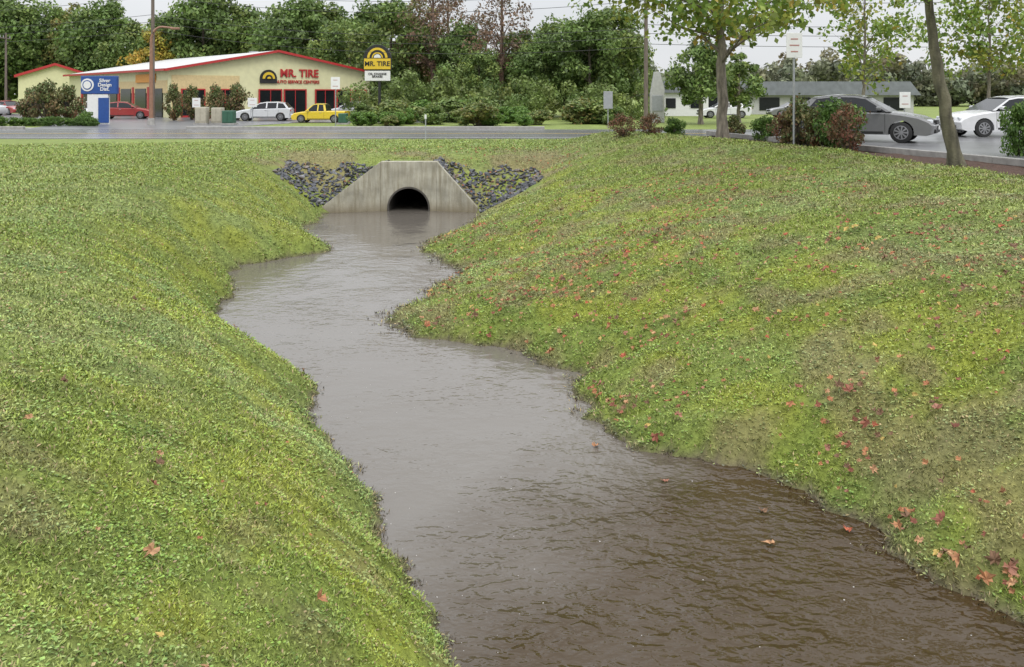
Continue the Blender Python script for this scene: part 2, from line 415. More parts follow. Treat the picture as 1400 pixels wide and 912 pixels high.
# ------------------------------------------------------------------ foam
def build_foam():
    V = []; F = []
    for i in range(130):
        y = 5.8 + 9 * random.random()
        xl = float(lerpt(LS, y)); xr = float(lerpt(RS, y))
        x = xl + (xr - xl) * random.random() ** 1.8
        r = random.uniform(.003, .008); b = len(V)
        for k in range(6): V.append((x + r * math.cos(k * math.pi / 3), y + r * math.sin(k * math.pi / 3), .001))
        for k in range(6): V.append((x + .6 * r * math.cos(k * math.pi / 3), y + .6 * r * math.sin(k * math.pi / 3), r * .5))
        V.append((x, y, r * .6))
        for k in range(6):
            j = (k + 1) % 6
            F.append((b + k, b + j, b + 6 + j, b + 6 + k)); F.append((b + 6 + k, b + 6 + j, b + 12))
    me = bpy.data.meshes.new('stream_foam'); me.from_pydata(V, [], F); me.materials.append(mat('foam', (.4, .38, .36), .3))
    o = link(bpy.data.objects.new('stream_foam', me)); o["kind"] = "stuff"; o["label"] = "small white bubbles drifting on muddy water"; o["category"] = "foam"
build_foam()

# ------------------------------------------------------------------ headwall
hw = thing('culvert_headwall', 'pale concrete culvert headwall with sloping shoulders and round pipe', 'culvert', (-3.4, 30, 0))
arc = [(.7, -.5), (.7, .1)] + [(.7 * math.cos(t), .1 + .7 * math.sin(t)) for t in np.linspace(0, math.pi, 25)[1:-1]] + [(-.7, .1), (-.7, -.5)]
TH = .36
mb = MB().prism([(-.92, -.5), (-.92, 1.63), (.92, 1.63), (.92, -.5)] + arc, 0, TH)
part('wall', mb.mesh('headwall', M_wall, bevel=.01), hw)
for sg, xe in ((-1, 2.78), (1, 2.29)):
    pr = [(.921, -.5), (.921, 1.629), (xe - .08, .24), (xe, .17), (xe, -.5)]
    mb = MB().prism([(sg * a, b) for a, b in pr], 0, TH)
    mb.v = [(x, y - .3 * max(0, abs(x) - .92), z) for x, y, z in mb.v]
    part('wing_wall', mb.mesh('wing', M_wall, bevel=.01), hw)
mb = MB()
N = 40
for k in range(N):
    t = 2 * math.pi * k / N
    for rr, yy in ((.7, .0), (.65, 0.0), (.65, 7.), (.7, 7.)):
        mb.v.append((rr * math.cos(t) * .999, yy - .012, .1 + rr * math.sin(t) * .999))
for k in range(N):
    a = 4 * k; b = 4 * ((k + 1) % N)
    for q in range(4):
        mb.f.append([a + q, b + q, b + (q + 1) % 4, a + (q + 1) % 4]); mb.m.append(0)
b0 = len(mb.v)
mb.v += [(.65 * math.cos(2 * math.pi * k / N), 6.98, .1 + .65 * math.sin(2 * math.pi * k / N)) for k in range(N)]
mb.f.append(list(range(b0, b0 + N))); mb.m.append(0)
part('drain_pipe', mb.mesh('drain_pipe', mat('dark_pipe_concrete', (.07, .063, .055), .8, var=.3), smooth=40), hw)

# ------------------------------------------------------------------ riprap
RM = [0, 1, 0, 2, 1, 0, 3, 1, 0]
def rock_mesh(seed, m):
    r = random.Random(seed); bm = bmesh.new()
    bmesh.ops.create_icosphere(bm, subdivisions=2, radius=1)
    cuts = [Vector((r.uniform(-1, 1), r.uniform(-1, 1), r.uniform(-1, 1))).normalized() for _ in range(9)]
    ds = [r.uniform(.42, .8) for _ in cuts]
    sc = (r.uniform(1.0, 1.5), r.uniform(.7, 1.1), r.uniform(.5, .85))
    for v in bm.verts:
        for n_, d_ in zip(cuts, ds):
            e = v.co.dot(n_) - d_
            if e > 0: v.co -= n_ * e
        v.co.x *= sc[0]; v.co.y *= sc[1]; v.co.z *= sc[2]
    me = bpy.data.meshes.new('stone'); bm.to_mesh(me); bm.free(); me.materials.append(m); return me
rocks = [rock_mesh(i, M_stones[RM[i]]) for i in range(9)]
pos = []
tries = 0
def in_rock(x, y):
    j = float(vnoise(np.array([x]), np.array([y]), 1.5, 19)[0]) * .8
    if y < 28.75 or y > 32.6 - j: return False
    if -6.25 < x < -1.05 and y < float(wall_y(x)) + .45: return False
    if -8.1 + j * .5 < x < -4.1:
        return (y > 29.0 + max(0, (-7.2 - x)) * .9) and not (x < -6.4 and y < 29.2) and float(wall_top(x)) < 1.62
    if -2.7 < x < 1.15 - j * .5:
        return y > 29.0 + max(0, x) * 1.0
    return False
while len(pos) < 1000 and tries < 50000:
    tries += 1
    x = random.uniform(-8.7, 1.7); y = random.uniform(28.75, 33.2)
    if in_rock(x, y) and all((x - p[0]) ** 2 + (y - p[1]) ** 2 > .0068 for p in pos): pos.append((x, y))
pos.sort(key=lambda p: p[1])
SV = [];  SF = []; SM = []
for i, (x, y) in enumerate(pos):
    s = random.uniform(.045, .09) * random.choice([1, 1, 1.35]); z = float(Z(x, y)) + s * .15
    rot = (random.uniform(-.8, .8), random.uniform(-.8, .8), random.uniform(0, 6.3))
    ri = random.randrange(9); me = rocks[ri]
    if i < 300:
        o = thing('riprap_stone', 'dark grey angular riprap stone beside the concrete headwall', 'stone', (x, y, z), 0, 'riprap stones', me)
        o.rotation_euler = rot; o.scale = (s, s, s)
    else:
        Mx = Matrix.Translation((x, y, z)) @ Euler(rot).to_matrix().to_4x4() @ Matrix.Scale(s, 4)
        b = len(SV); SV += [tuple(Mx @ v.co) for v in me.vertices]; SF += [[b + k for k in p.vertices] for p in me.polygons]; SM += [RM[ri]] * len(me.polygons)
me = bpy.data.meshes.new('riprap_stones'); me.from_pydata(SV, [], SF)
for m in M_stones: me.materials.append(m)
me.polygons.foreach_set('material_index', SM)
o = link(bpy.data.objects.new('riprap_stones', me)); o["kind"] = "stuff"; o["label"] = "dark grey riprap stones around the headwall"; o["category"] = "stones"

# ------------------------------------------------------------------ fallen leaves
def leaf_mesh(seed, col):
    r = random.Random(seed)
    prof = [(0, .62), (18, .42), (35, .58), (58, .58), (75, .5), (90, .85), (105, .5), (122, .58), (145, .58), (162, .42), (180, .62), (200, .4), (235, .42), (262, .16), (270, .45), (278, .16), (305, .42), (340, .4)]
    cur = r.uniform(.2, .9); V = [(0, 0, 0)]
    for a, q in prof:
        q *= r.uniform(.65, 1.2); t = R(a + r.uniform(-7, 7)); x, y = q * math.cos(t), q * math.sin(t)
        V.append((x * .85, y, cur * (x * x) * 1.2 + r.uniform(-.1, .2)))
    n = len(prof); F = [(0, 1 + k, 1 + (k + 1) % n) for k in range(n)]
    me = bpy.data.meshes.new('fallen_leaf'); me.from_pydata(V, [], F)
    me.materials.append(mat('dead_leaf_%d' % seed, col, .7, var=.45, scale=3, spec=.2)); return me
LM = [leaf_mesh(1, (.29, .125, .06)), leaf_mesh(2, (.34, .17, .085)), leaf_mesh(3, (.22, .085, .055)), leaf_mesh(4, (.38, .22, .12)), leaf_mesh(5, (.17, .1, .06)), leaf_mesh(6, (.34, .1, .055)), leaf_mesh(7, (.42, .31, .1)), leaf_mesh(8, (.3, .145, .1))]
def normal(x, y):
    e = .08
    return Vector((-(float(Z(x + e, y)) - float(Z(x - e, y))) / (2 * e), -(float(Z(x, y + e)) - float(Z(x, y - e))) / (2 * e), 1)).normalized()
def leaf_tf(x, y, water, smin=.07, smax=.12):
    s = random.uniform(smin, smax)
    z = .012 if water else float(Z(x, y)) + .04 + .0035 * y
    nrm = Vector((0, 0, 1)) if water else (normal(x, y) + Vector((random.uniform(-.4, .4), random.uniform(-.5, .2), 0))).normalized()
    q = nrm.to_track_quat('Z', 'Y') @ Matrix.Rotation(random.uniform(0, 6.28), 3, 'Z').to_quaternion()
    mi = 4 if random.random() < .15 else (random.randrange(8) if random.random() < .5 else random.randrange(4))
    return s, z, q, mi
nleaf = 0
def put_leaf(x, y, water=False, mesh_i=None, **k):
    global nleaf
    s, z, q, mi = leaf_tf(x, y, water, **k); nleaf += 1
    if mesh_i is not None: mi = mesh_i
    o = thing('fallen_leaf', 'curled brown-orange fallen leaf ' + ('floating on muddy water' if water else 'lying on the grass bank'), 'leaf', (x, y, z), 0, 'fallen leaves', LM[mi])
    o.rotation_euler = q.to_euler(); o.scale = (s, s, s)
LV = []; LF = []; LMi = []
def small_leaf(x, y, smin=.035, smax=.075):
    s, z, q, mi = leaf_tf(x, y, False, smin, smax); me = LM[mi]
    Mx = Matrix.Translation((x, y, z - .006)) @ q.to_matrix().to_4x4() @ Matrix.Scale(s, 4)
    b = len(LV); LV.extend(tuple(Mx @ v.co) for v in me.vertices); LF.extend([b + k for k in p.vertices] for p in me.polygons); LMi.extend([mi] * len(me.polygons))
def right_sample(pw, k=1.2):
    while True:
        y = 6.0 + 17.5 * random.random() ** pw
        xr = float(lerpt(RS, y)); x = xr + random.random() ** k * 8.5
        if x / y > .58: continue
        z = float(Z(x, y))
        if z < .05 or z > 2.08: continue
        w = float(fbm(np.array([x]), np.array([y]), .9, 91)[0])
        if random.random() > .22 + (w - .38) * 2.8: continue
        return x, y
for i in range(232): put_leaf(*right_sample(1.35, 1.35))
for i in range(42):
    x = random.gauss(1.3, 1.3); y = random.gauss(14.6, 1.1)
    if float(Z(x, y)) > .05: put_leaf(x, y)
for i in range(9):
    y = random.uniform(5.2, 10.5); x = float(lerpt(LS, y)) - random.uniform(.3, 3)
    if float(Z(x, y)) > .1: put_leaf(x, y, smin=.055, smax=.08)
put_leaf(-1.95, 4.95, mesh_i=3, smin=.095, smax=.1); put_leaf(-1.15, 5.45, mesh_i=1, smin=.085, smax=.09)
for x, y in [(2.3, 8.35), (2.2, 7.75), (1.5, 9.0), (.9, 9.9), (2.95, 8.0)]:
    put_leaf(x, y, True, smin=.07, smax=.1)
for i in range(1250): small_leaf(*right_sample(1.2, 1.15))
for i in range(260):
    x = random.gauss(1.4, 1.6); y = random.gauss(15.2, 1.6)
    if float(Z(x, y)) > .05: small_leaf(x, y)
for i in range(110):
    y = random.uniform(4, 26); x = float(lerpt(LS, y)) - random.uniform(.05, 1) ** 1.5 * 5
    if x / y > -.6 and float(Z(x, y)) > .06: small_leaf(x, y, .025, .045)
for i in range(420):
    x = random.uniform(-9, 2.5); y = random.uniform(29.5, 35)
    if -6.3 < x < -1 and y < float(wall_y(x)) + .45: continue
    if x < -2 and random.random() < .6: continue
    if float(Z(x, y)) > .1: small_leaf(x, y, .05, .09)
me = bpy.data.meshes.new('leaf_litter'); me.from_pydata(LV, [], LF)
for m_ in LM: me.materials.append(m_.materials[0])
me.polygons.foreach_set('material_index', LMi)
o = link(bpy.data.objects.new('leaf_litter', me)); o["kind"] = "stuff"; o["label"] = "small scattered brown and red leaf litter on grass"; o["category"] = "leaf litter"

# ------------------------------------------------------------------ road, kerbs, lots
def sheet(name, pts, z, m):
    me = MB().poly([(p[0], p[1], z) for p in pts]).mesh(name, m); return structure(name, me)
sheet('road', [(-300, 44), (300, 44), (300, 56), (-300, 56)], 1.712, M_asph)
sheet('road_edge_line', [(-300, 45.2), (300, 45.2), (300, 45.35), (-300, 45.35)], 1.717, M_line)
sheet('road_edge_line', [(-300, 54.7), (300, 54.7), (300, 54.85), (-300, 54.85)], 1.717, M_line)
sheet('road_centre_line', [(-300, 49.8), (300, 49.8), (300, 49.92), (-300, 49.92)], 1.717, M_yline)
sheet('road_centre_line', [(-300, 50.1), (300, 50.1), (300, 50.22), (-300, 50.22)], 1.717, M_yline)
k = MB(); k.box((-115, 56.15, 1.76), (170, .3, .26)); structure('kerb', k.mesh('kerb', M_conc, bevel=.03))
k = MB(); k.box((-9, 56.15, 1.76), (22, .3, .26)); structure('kerb', k.mesh('kerb', M_conc, bevel=.03))
k = MB(); k.box((170, 56.15, 1.76), (290, .3, .26)); structure('kerb', k.mesh('kerb', M_conc, bevel=.03))
sheet('pavement', [(-200, 57.6), (-30, 57.6), (-30, 59), (-200, 59)], 1.715, M_conc)
sheet('driveway', [(-30, 56), (-20, 56), (-16, 70), (-34, 70)], 1.716, M_asph2)
sheet('parking_lot', [(-75, 70), (-4, 70), (-4, 104), (-75, 104)], 1.711, M_asph2)
pts = [(lerpt(LOT, y) + 0.0, y) for y in (14, 18, 22, 25.5, 29, 33, 36.5, 38)]
sheet('parking_lot', [(float(a), b) for a, b in pts] + [(60, 38), (60, 14)], 2.265, M_asph2)
kb = MB()
for (a, b), (c_, d_) in zip(pts[:-1], pts[1:]):
    L = math.hypot(c_ - a, d_ - b); kb.box(((a + c_) / 2 - .07, (b + d_) / 2, 2.25), (L, .15, .18), rz=math.atan2(d_ - b, c_ - a))
structure('kerb', kb.mesh('kerb_lot', M_conc, bevel=.02))
for y in (24.5, 27.3, 33.4, 36.2):
    structure('parking_bay_line', MB().poly([(15, y, 2.27), (20, y, 2.27), (20, y + .1, 2.27), (15, y + .1, 2.27)]).mesh('bay', M_line))

# ------------------------------------------------------------------ vegetation
def crown_mesh(name, seed, rx, rz, ncl, nl, leaf, pal, clr=.28, flat=.0, sparse=1.0, bottom=-.8, wid=.55):
    g = np.random.default_rng(seed)
    cc = []
    while len(cc) < ncl:
        p = g.normal(size=3); p /= np.linalg.norm(p); p *= g.uniform(.35, 1.0) ** .6
        if p[2] < bottom: continue
        taper = 1 - .35 * max(0, p[2])
        lump = .8 + .35 * g.random()
        cc.append((p[0] * rx * taper * lump, p[1] * rx * taper * lump, p[2] * rz * (.85 + .3 * g.random())))
    cc = np.array(cc); V = []; C = []
    pal = np.array(pal)
    for q in cc:
        r = rx * clr * g.uniform(.6, 1.35)
        n = int(nl * g.uniform(.6, 1.3) * sparse)
        d = g.normal(size=(n, 3)); d /= np.linalg.norm(d, axis=1)[:, None]
        d[:, 2] = d[:, 2] * .8
        p = q + d * (r * g.uniform(.35, 1.05, n) ** .5)[:, None] + g.normal(size=(n, 3)) * r * .12
        nrm = d * .8 + g.normal(size=(n, 3)) * .6; nrm[:, 2] += .25; nrm /= np.linalg.norm(nrm, axis=1)[:, None]
        t = np.cross(nrm, g.normal(size=(n, 3))); t /= np.linalg.norm(t, axis=1)[:, None]
        b = np.cross(nrm, t); s = leaf * g.uniform(.55, 1.3, n)[:, None]
        V.append(np.stack([p - t * s, p + b * s * wid, p + t * s, p - b * s * wid], 1).reshape(-1, 3))
        w = g.dirichlet(np.ones(len(pal)) * .55); base = w @ pal
        col = base * g.uniform(.6, 1.45, n)[:, None]
        mixc = pal[g.integers(0, len(pal), n)]; sel = g.random(n) < .25; col[sel] = mixc[sel]
        C.append(np.repeat(col, 4, 0))
    V = np.concatenate(V); C = np.concatenate(C); n = len(V) // 4
    return np_mesh(name, V, np.arange(4 * n).reshape(n, 4), C, M_leaf), cc

def sc_(p, k): return [tuple(c * k for c in q) for q in p]
GREEN = sc_([(.05, .08, .02), (.075, .12, .03), (.04, .06, .02), (.105, .14, .04)], 1.9)
GREEN2 = sc_([(.065, .1, .03), (.095, .14, .038), (.125, .15, .035), (.045, .07, .022)], 1.9)
OLIVE = sc_([(.1, .12, .035), (.15, .14, .04), (.075, .09, .028), (.17, .12, .045)], 1.6)
BROWN = sc_([(.13, .08, .05), (.17, .1, .06), (.08, .07, .035), (.09, .06, .045)], 1.5)
AUT = [(.34, .35, .06), (.21, .31, .05), (.15, .24, .045), (.38, .28, .05), (.11, .19, .04), (.23, .34, .07), (.17, .27, .055)]
REDB = sc_([(.13, .055, .035), (.09, .06, .03), (.06, .08, .03), (.17, .08, .045)], 1.4)
REDG = sc_([(.06, .09, .028), (.09, .06, .03), (.05, .075, .022), (.08, .11, .035), (.13, .07, .035)], 1.6)
BUSHG = sc_([(.035, .07, .015), (.055, .1, .02), (.08, .13, .025)], 1.7)
YEL = sc_([(.3, .26, .04), (.22, .22, .04), (.35, .22, .04)], 1.2)

def trunk_mesh(name, h, r, cc, crown_z, nb, bark, lean=(0, 0), seed=0, top=.85, bend=0):
    g = random.Random(seed); mb = MB(); n = 16
    P = []; RR = []
    for i in range(n + 1):
        t = i / n; zt = t * h * top; tt = t + bend * math.sin(math.pi * t)
        P.append((lean[0] * tt + g.uniform(-.005, .005) * h * (i > 0), lean[1] * tt + g.uniform(-.005, .005) * h * (i > 0), zt))
        RR.append(r * (1.35 if i == 0 else 1) * (1 - t * .7) * g.uniform(.92, 1.08))
    mb.tube(P, RR, 14)
    idxs = list(range(len(cc))); g.shuffle(idxs)
    for k in idxs[:nb]:
        q = Vector(cc[k]) + Vector((lean[0], lean[1], crown_z))
        zb = max(min(q.z - .15 * h, h * top * .9), h * .3); t = zb / (h * top)
        i = min(n - 1, int(t * n)); b = Vector(P[i]).lerp(Vector(P[i + 1]), t * n - i); rb = r * (1 - t * .75) * .4
        m = (b + q) / 2 + Vector((0, 0, .05 * h * g.uniform(-.5, 1)))
        mb.tube([b, m, q], [rb, rb * .55, rb * .12], 6)
    return mb.mesh(name, bark, smooth=60)

class TreeKind:
    def __init__(s, seed, h, rx, rz, cz, ncl, nl, leaf, pal, nb=10, r=.25, bark=None, **kw):
        s.crown, cc = crown_mesh('crown', seed, rx, rz, ncl, nl, leaf, pal, **kw)
        s.cz = cz; s.trunk = trunk_mesh('trunk', h, r, cc, cz, nb, bark or M_barkd, seed=seed)
    def put(s, x, y, z, label, sc=1, rot=None, group=None, name='tree', sz=1):
        o = thing(name, label, 'tree', (x, y, z), random.uniform(0, 6.3) if rot is None else rot, group)
        o.scale = (sc, sc, sc * sz)
        part('trunk', s.trunk, o); part('crown', s.crown, o, (0, 0, s.cz)); return o
K = [TreeKind(101, 12, 4.2, 4.8, 7.4, 75, 125, .24, GREEN, nb=8),
     TreeKind(102, 12, 3.8, 5.2, 6.9, 75, 125, .22, GREEN2, nb=8),
     TreeKind(103, 12, 4.5, 4.6, 7.2, 70, 130, .24, GREEN + [(.2, .23, .06)], nb=8),
     TreeKind(104, 12, 3.6, 5.0, 7.0, 55, 110, .2, OLIVE, nb=14, clr=.24)]
KB = TreeKind(105, 12, 2.6, 5.0, 6.8, 45, 60, .13, BROWN, nb=36, r=.22, clr=.3, bark=mat('reddish_brown_bark', (.14, .09, .065), .9, var=.3))
KY = TreeKind(106, 12, 4.0, 4.8, 7.0, 60, 110, .24, YEL, nb=10)
T = [(12,138,18,0),(62,142,19,1),(108,138,16,3),(140,136,17,0),(185,130,13,2),(235,122,15,1),(278,120,16.5,0),(325,122,15,2),(362,120,14,1),(405,114,15,0),(440,118,15,2),(478,108,12.5,1),
     (505,118,14.5,0),(535,100,13,2),(565,104,14,3),(632,96,10,0),(655,88,7.4,1),(712,92,9,2),(738,86,7.8,0),(772,90,11,1),(806,84,10.3,0),(838,88,11,2),(862,94,9.4,1)]
for px, Y, h, kk in T:
    K[kk].put((px - 700) * Y / 1248, Y, 1.7, 'tall dense green deciduous tree at the wood edge', h / 12.6, group='trees at the wood edge')
KY.put(-46, 118, 1.7, 'yellowing tree behind the shop roof', .9)
for px, Y, h in [(592, 98, 17), (612, 106, 16.5), (686, 90, 16), (664, 102, 12.5)]:
    KB.put((px - 700) * Y / 1248, Y, 1.7, 'brown half-bare vine-covered tree among green trees', h / 12.6, group='half-bare brown trees')
def wood(name, x0, x1, y0, y1, hf, n, leaf, pal, seed, label, rr=(1.3, 2.6), m=110, zlo=.2):
    g = np.random.default_rng(seed); V = []; C = []; pal = np.array(pal)
    for i in range(n):
        x = g.uniform(x0, x1); y = g.uniform(y0, y1); h = hf(x) * g.uniform(.75, 1.05); zc = 1.7 + h * g.uniform(zlo, .88); r = g.uniform(*rr)
        d = g.normal(size=(m, 3)); d /= np.linalg.norm(d, axis=1)[:, None]
        p = np.array([x, y, zc]) + d * r * g.uniform(.5, 1, m)[:, None]
        nrm = d + g.normal(size=(m, 3)) * .5; nrm /= np.linalg.norm(nrm, axis=1)[:, None]
        t = np.cross(nrm, g.normal(size=(m, 3))); t /= np.linalg.norm(t, axis=1)[:, None]; b = np.cross(nrm, t); s = leaf * g.uniform(.6, 1.3, m)[:, None]
        V.append(np.stack([p - t * s, p + b * s * .6, p + t * s, p - b * s * .6], 1).reshape(-1, 3))
        C.append(np.repeat((g.dirichlet(np.ones(len(pal)) * .5) @ pal) * g.uniform(.6, 1.4, m)[:, None], 4, 0))
    V = np.concatenate(V); C = np.concatenate(C); q = len(V) // 4
    o = link(bpy.data.objects.new(name, np_mesh(name, V, np.arange(4 * q).reshape(q, 4), C, M_leaf)))
    o["kind"] = "stuff"; o["label"] = label; o["category"] = "woods"
wood('distant_woods', -105, 18, 138, 150, lambda x: float(np.interp(x, [-105, -45, -24, -16, 18], [14, 13, 10.5, 7.5, 8])), 480, .47, GREEN + OLIVE[:1], 5, 'dense green wood behind the shop')
HAZ = sc_([(.085, .105, .07), (.11, .13, .08), (.135, .14, .08), (.075, .09, .065), (.15, .12, .07)], 1.8)  # distance haze painted into the leaf colours as duller, less saturated greens
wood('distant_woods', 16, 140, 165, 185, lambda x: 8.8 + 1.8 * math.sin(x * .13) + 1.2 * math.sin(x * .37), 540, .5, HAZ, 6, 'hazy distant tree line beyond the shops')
wood('undergrowth', -14.5, 12.5, 76, 84, lambda x: 3.6 + .9 * math.sin(x * .7) + .7 * math.sin(x * 1.9), 210, .15, GREEN + GREEN2 + OLIVE[:2], 8, 'tangled wild undergrowth and vines beyond the road', (.6, 1.2), 120, .08)

def bush_kind(seed, pal, leaf=.045, rx=.5, rz=.45, ncl=26, nl=150):
    me, cc = crown_mesh('foliage', seed, rx, rz, ncl, nl, leaf, pal, clr=.36, bottom=-.9)
    mb = MB()
    for q in cc[:12]: mb.tube([(q[0] * .1, q[1] * .1, 0), (q[0] * .6, q[1] * .6, rz * .7 + q[2] * .5), (q[0], q[1], rz * .95 + q[2])], [.02, .012, .004], 5)
    return me, mb.mesh('stems', M_barkd), rz
def put_bush(kd, x, y, z, w, h, label, group=None, cat='bush'):
    o = thing('shrub', label, cat, (x, y, z), random.uniform(0, 6.3), group)
    o.scale = (w / 1.15, w / 1.15, h / 1.0)
    part('foliage', kd[0], o, (0, 0, kd[2])); part('stems', kd[1], o); return o
BG = bush_kind(201, BUSHG); BR = bush_kind(202, REDB, nl=75, leaf=.038); BRG = bush_kind(203, REDG, nl=120); BFar = bush_kind(204, GREEN2, leaf=.05); BFar2 = bush_kind(205, GREEN + OLIVE, leaf=.055)
BG2 = bush_kind(206, sc_(BUSHG, 1.3), leaf=.05)
for px, Y, w, h, kd, lab in [(1160, 26.5, 1.4, 1.5, BR, 'reddish-brown twiggy shrub in the mulch bed'), (1146, 27.8, 1.7, 1.7, BG, 'green shrub in the mulch bed behind a reddish shrub'), (1090, 29.5, 1.5, 1.6, BRG, 'dark red-green shrub in the mulch bed'), (1118, 28.8, 1.1, 1.3, BRG, 'small red-green shrub in the mulch bed'), (1072, 29.9, 1.0, 1.2, BR, 'reddish twiggy shrub in the mulch bed'), (1045, 33, 1.1, 1.0, BG, 'rounded green shrub in the mulch bed'),
                             (890, 33.3, 1.25, .85, BR, 'low reddish-brown shrub on the bank top'), (853, 33.0, 1.15, .95, BR, 'low reddish-brown shrub on the bank top'), (922, 35, .9, .8, BG, 'small green shrub on the bank top'), (1003, 36, .9, .9, BRG, 'small red-green shrub by the tree')]:
    x = (px - 700) * Y / 1248
    put_bush(kd, x, Y, float(Z(x, Y)) - .03, w, h, lab)
put_bush(BG, 13.05, 23.4, 2.26, 1.0, 1.55, 'dark green shrub beside the parking lot')
for i in range(34):
    px = random.uniform(485, 860); Y = random.uniform(62, 76); h = random.uniform(.8, 2.2)
    put_bush(random.choice([BFar, BFar2, BG2]), (px - 700) * Y / 1248, Y, 1.7, h * random.uniform(1.4, 2.2), h, 'wild green bush on the road verge', 'wild bushes along the far verge')
for i in range(11):
    px = 6 + i * 12.5
    put_bush(BG, (px - 700) * 62 / 1248, 62 + random.uniform(-.5, .5), 1.7, random.uniform(.8, 1.1), random.uniform(.6, .8), 'clipped round green shrub along the pavement', 'clipped round shrubs')
put_bush(BG, (118 - 700) * 63 / 1248, 63, 1.7, 1.4, 1.1, 'clipped round green shrub by the blue sign')
for px, Y, w, h in [(62, 74, 3.0, 3.2), (92, 76, 2.6, 2.9), (45, 78, 2.4, 2.7)]:
    put_bush(BRG, (px - 700) * Y / 1248, Y, 1.7, w, h, 'large red-tinged green shrub by the shop', 'large red-tinged shrubs')
for px, Y, w, h in [(238, 76, 1.9, 3.0), (262, 78, 2.0, 2.8), (296, 76, 2.2, 2.9), (325, 77, 2.2, 3.0)]:
    put_bush(BRG, (px - 700) * Y / 1248, Y, 1.7, w, h, 'small red-tinged ornamental tree by the shop', 'large red-tinged shrubs')
for px in (490, 505, 528, 545): put_bush(BG2, (px - 700) * 63 / 1248, 63, 1.7, 1.6, 1.0, 'low green bush on the road verge', 'wild bushes along the far verge')

def near_tree(px, Y, h, r, lean, rx, rz, cz, ncl, nl, leaf, pal, seed, label, z=None, clr=.24, sparse=1, bend=0, nb=26, bark=None, wid=.55):
    x = (px - 700) * Y / 1248; z = float(Z(x, Y)) - .05 if z is None else z
    me, cc = crown_mesh('crown', seed, rx, rz, ncl, nl, leaf, pal, clr=clr, sparse=sparse, bottom=-.95, wid=wid)
    o = thing('tree', label, 'tree', (x, Y, z))
    part('trunk', trunk_mesh('trunk', h, r, cc, cz, nb, bark or M_bark, lean, seed, bend=bend), o); part('crown', me, o, (lean[0], lean[1], cz)); return o
near_tree(988, 34, 9, .22, (-.1, 0), 5.3, 3.3, 6.75, 120, 75, .13, AUT, 301, 'broad tree with yellow-green autumn leaves on the bank', clr=.17, wid=.7)
near_tree(1308, 21, 7.5, .17, (-.9, .2), 3.3, 2.5, 6.35, 85, 55, .11, AUT, 302, 'leaning tree with mossy dark bark and autumn leaves by the kerb', clr=.18, bend=.07, bark=M_barkm, wid=.7)
near_tree(1180, 43, 8, .1, (.1, 0), 2.6, 3.2, 5.7, 60, 55, .12, AUT, 303, 'slender young tree with thin yellow-green leaves', z=1.7, clr=.25, wid=.65)
near_tree(1352, 46, 8, .11, (0, 0), 2.8, 3.4, 5.7, 65, 65, .13, AUT, 304, 'slender tree with yellow-green leaves past the cars', z=1.7, clr=.25, wid=.65)
near_tree(958, 66, 6.5, .18, (0, 0), 2.3, 2.4, 3.5, 60, 110, .16, GREEN, 305, 'dense green tree across the road', z=1.7, clr=.28)
near_tree(1010, 70, 6, .16, (0, 0), 1.8, 2.1, 3.2, 50, 100, .15, GREEN2, 306, 'dense green tree across the road', z=1.7, clr=.28)

# ------------------------------------------------------------------ text
def text_part(name, body, size, m, parent, loc, rz=0, extrude=.01):
    cu = bpy.data.curves.new('txt', 'FONT'); cu.body = body; cu.size = size; cu.align_x = 'CENTER'; cu.align_y = 'CENTER'; cu.extrude = extrude; cu.space_line = .85; cu.offset = size * .02
    t = bpy.data.objects.new('txt', cu); COL.objects.link(t)
    bpy.context.view_layer.update()
    me = bpy.data.meshes.new_from_object(t.evaluated_get(bpy.context.evaluated_depsgraph_get()))
    bpy.data.objects.remove(t); me.materials.clear(); me.materials.append(m)
    return part(name, me, parent, loc, (R(90), 0, rz))
def disc(mb, cx, cz, r, y0, y1, mi=0, n=28, a0=0, a1=2 * math.pi):
    pr = [(cx + r * math.cos(t), cz + r * math.sin(t)) for t in np.linspace(a0, a1, n, endpoint=(a1 - a0 < 6))]
    mb.prism(pr, y0, y1, mi)

# ------------------------------------------------------------------ tyre shop
B = thing('tyre_shop', 'cream metal tyre shop with white gable roof and red trim', 'shop', (-32, 85, 1.7), R(40))
W, D, H, P = 21.6, 34, 4.5, 6.4
mb = MB(); mb.prism([(0, 0), (W, 0), (W, H), (W / 2, P), (0, H)], 0, D)
part('wall', mb.mesh('wall', M_cream), B)
mb = MB()
for a, b in (((-.5, H - .12), (W / 2, P + .05)), ((W + .5, H - .12), (W / 2, P + .05))):
    mb.prism([a, b, (b[0], b[1] + .16), (a[0], a[1] + .16)], -.5, D + .4)
part('roof', mb.mesh('roof', M_roof), B)
mb = MB()
for a, b in (((-.52, H - .16), (W / 2, P + .0)), ((W + .52, H - .16), (W / 2, P + .0))):
    mb.prism([a, b, (b[0], b[1] + .24), (a[0], a[1] + .24)], -.6, -.503)
mb.box((-.56, D / 2, H - .02), (.12, D + 1, .22))
part('roof_trim', mb.mesh('trim', M_red), B)
mb = MB(); mb.box((W * .6, D * .3, P + .1), (.8, .8, .9)); part('roof_vent', mb.mesh('vent', M_galv, bevel=.05), B)
mb = MB(); mb.box((3.6, -.03, 2.0), (6.6, .06, 4.0)); mb.box((-.03, 10, 2.9), (.06, 19.5, 1.2))
part('tan_panel', mb.mesh('panel', M_orange), B)
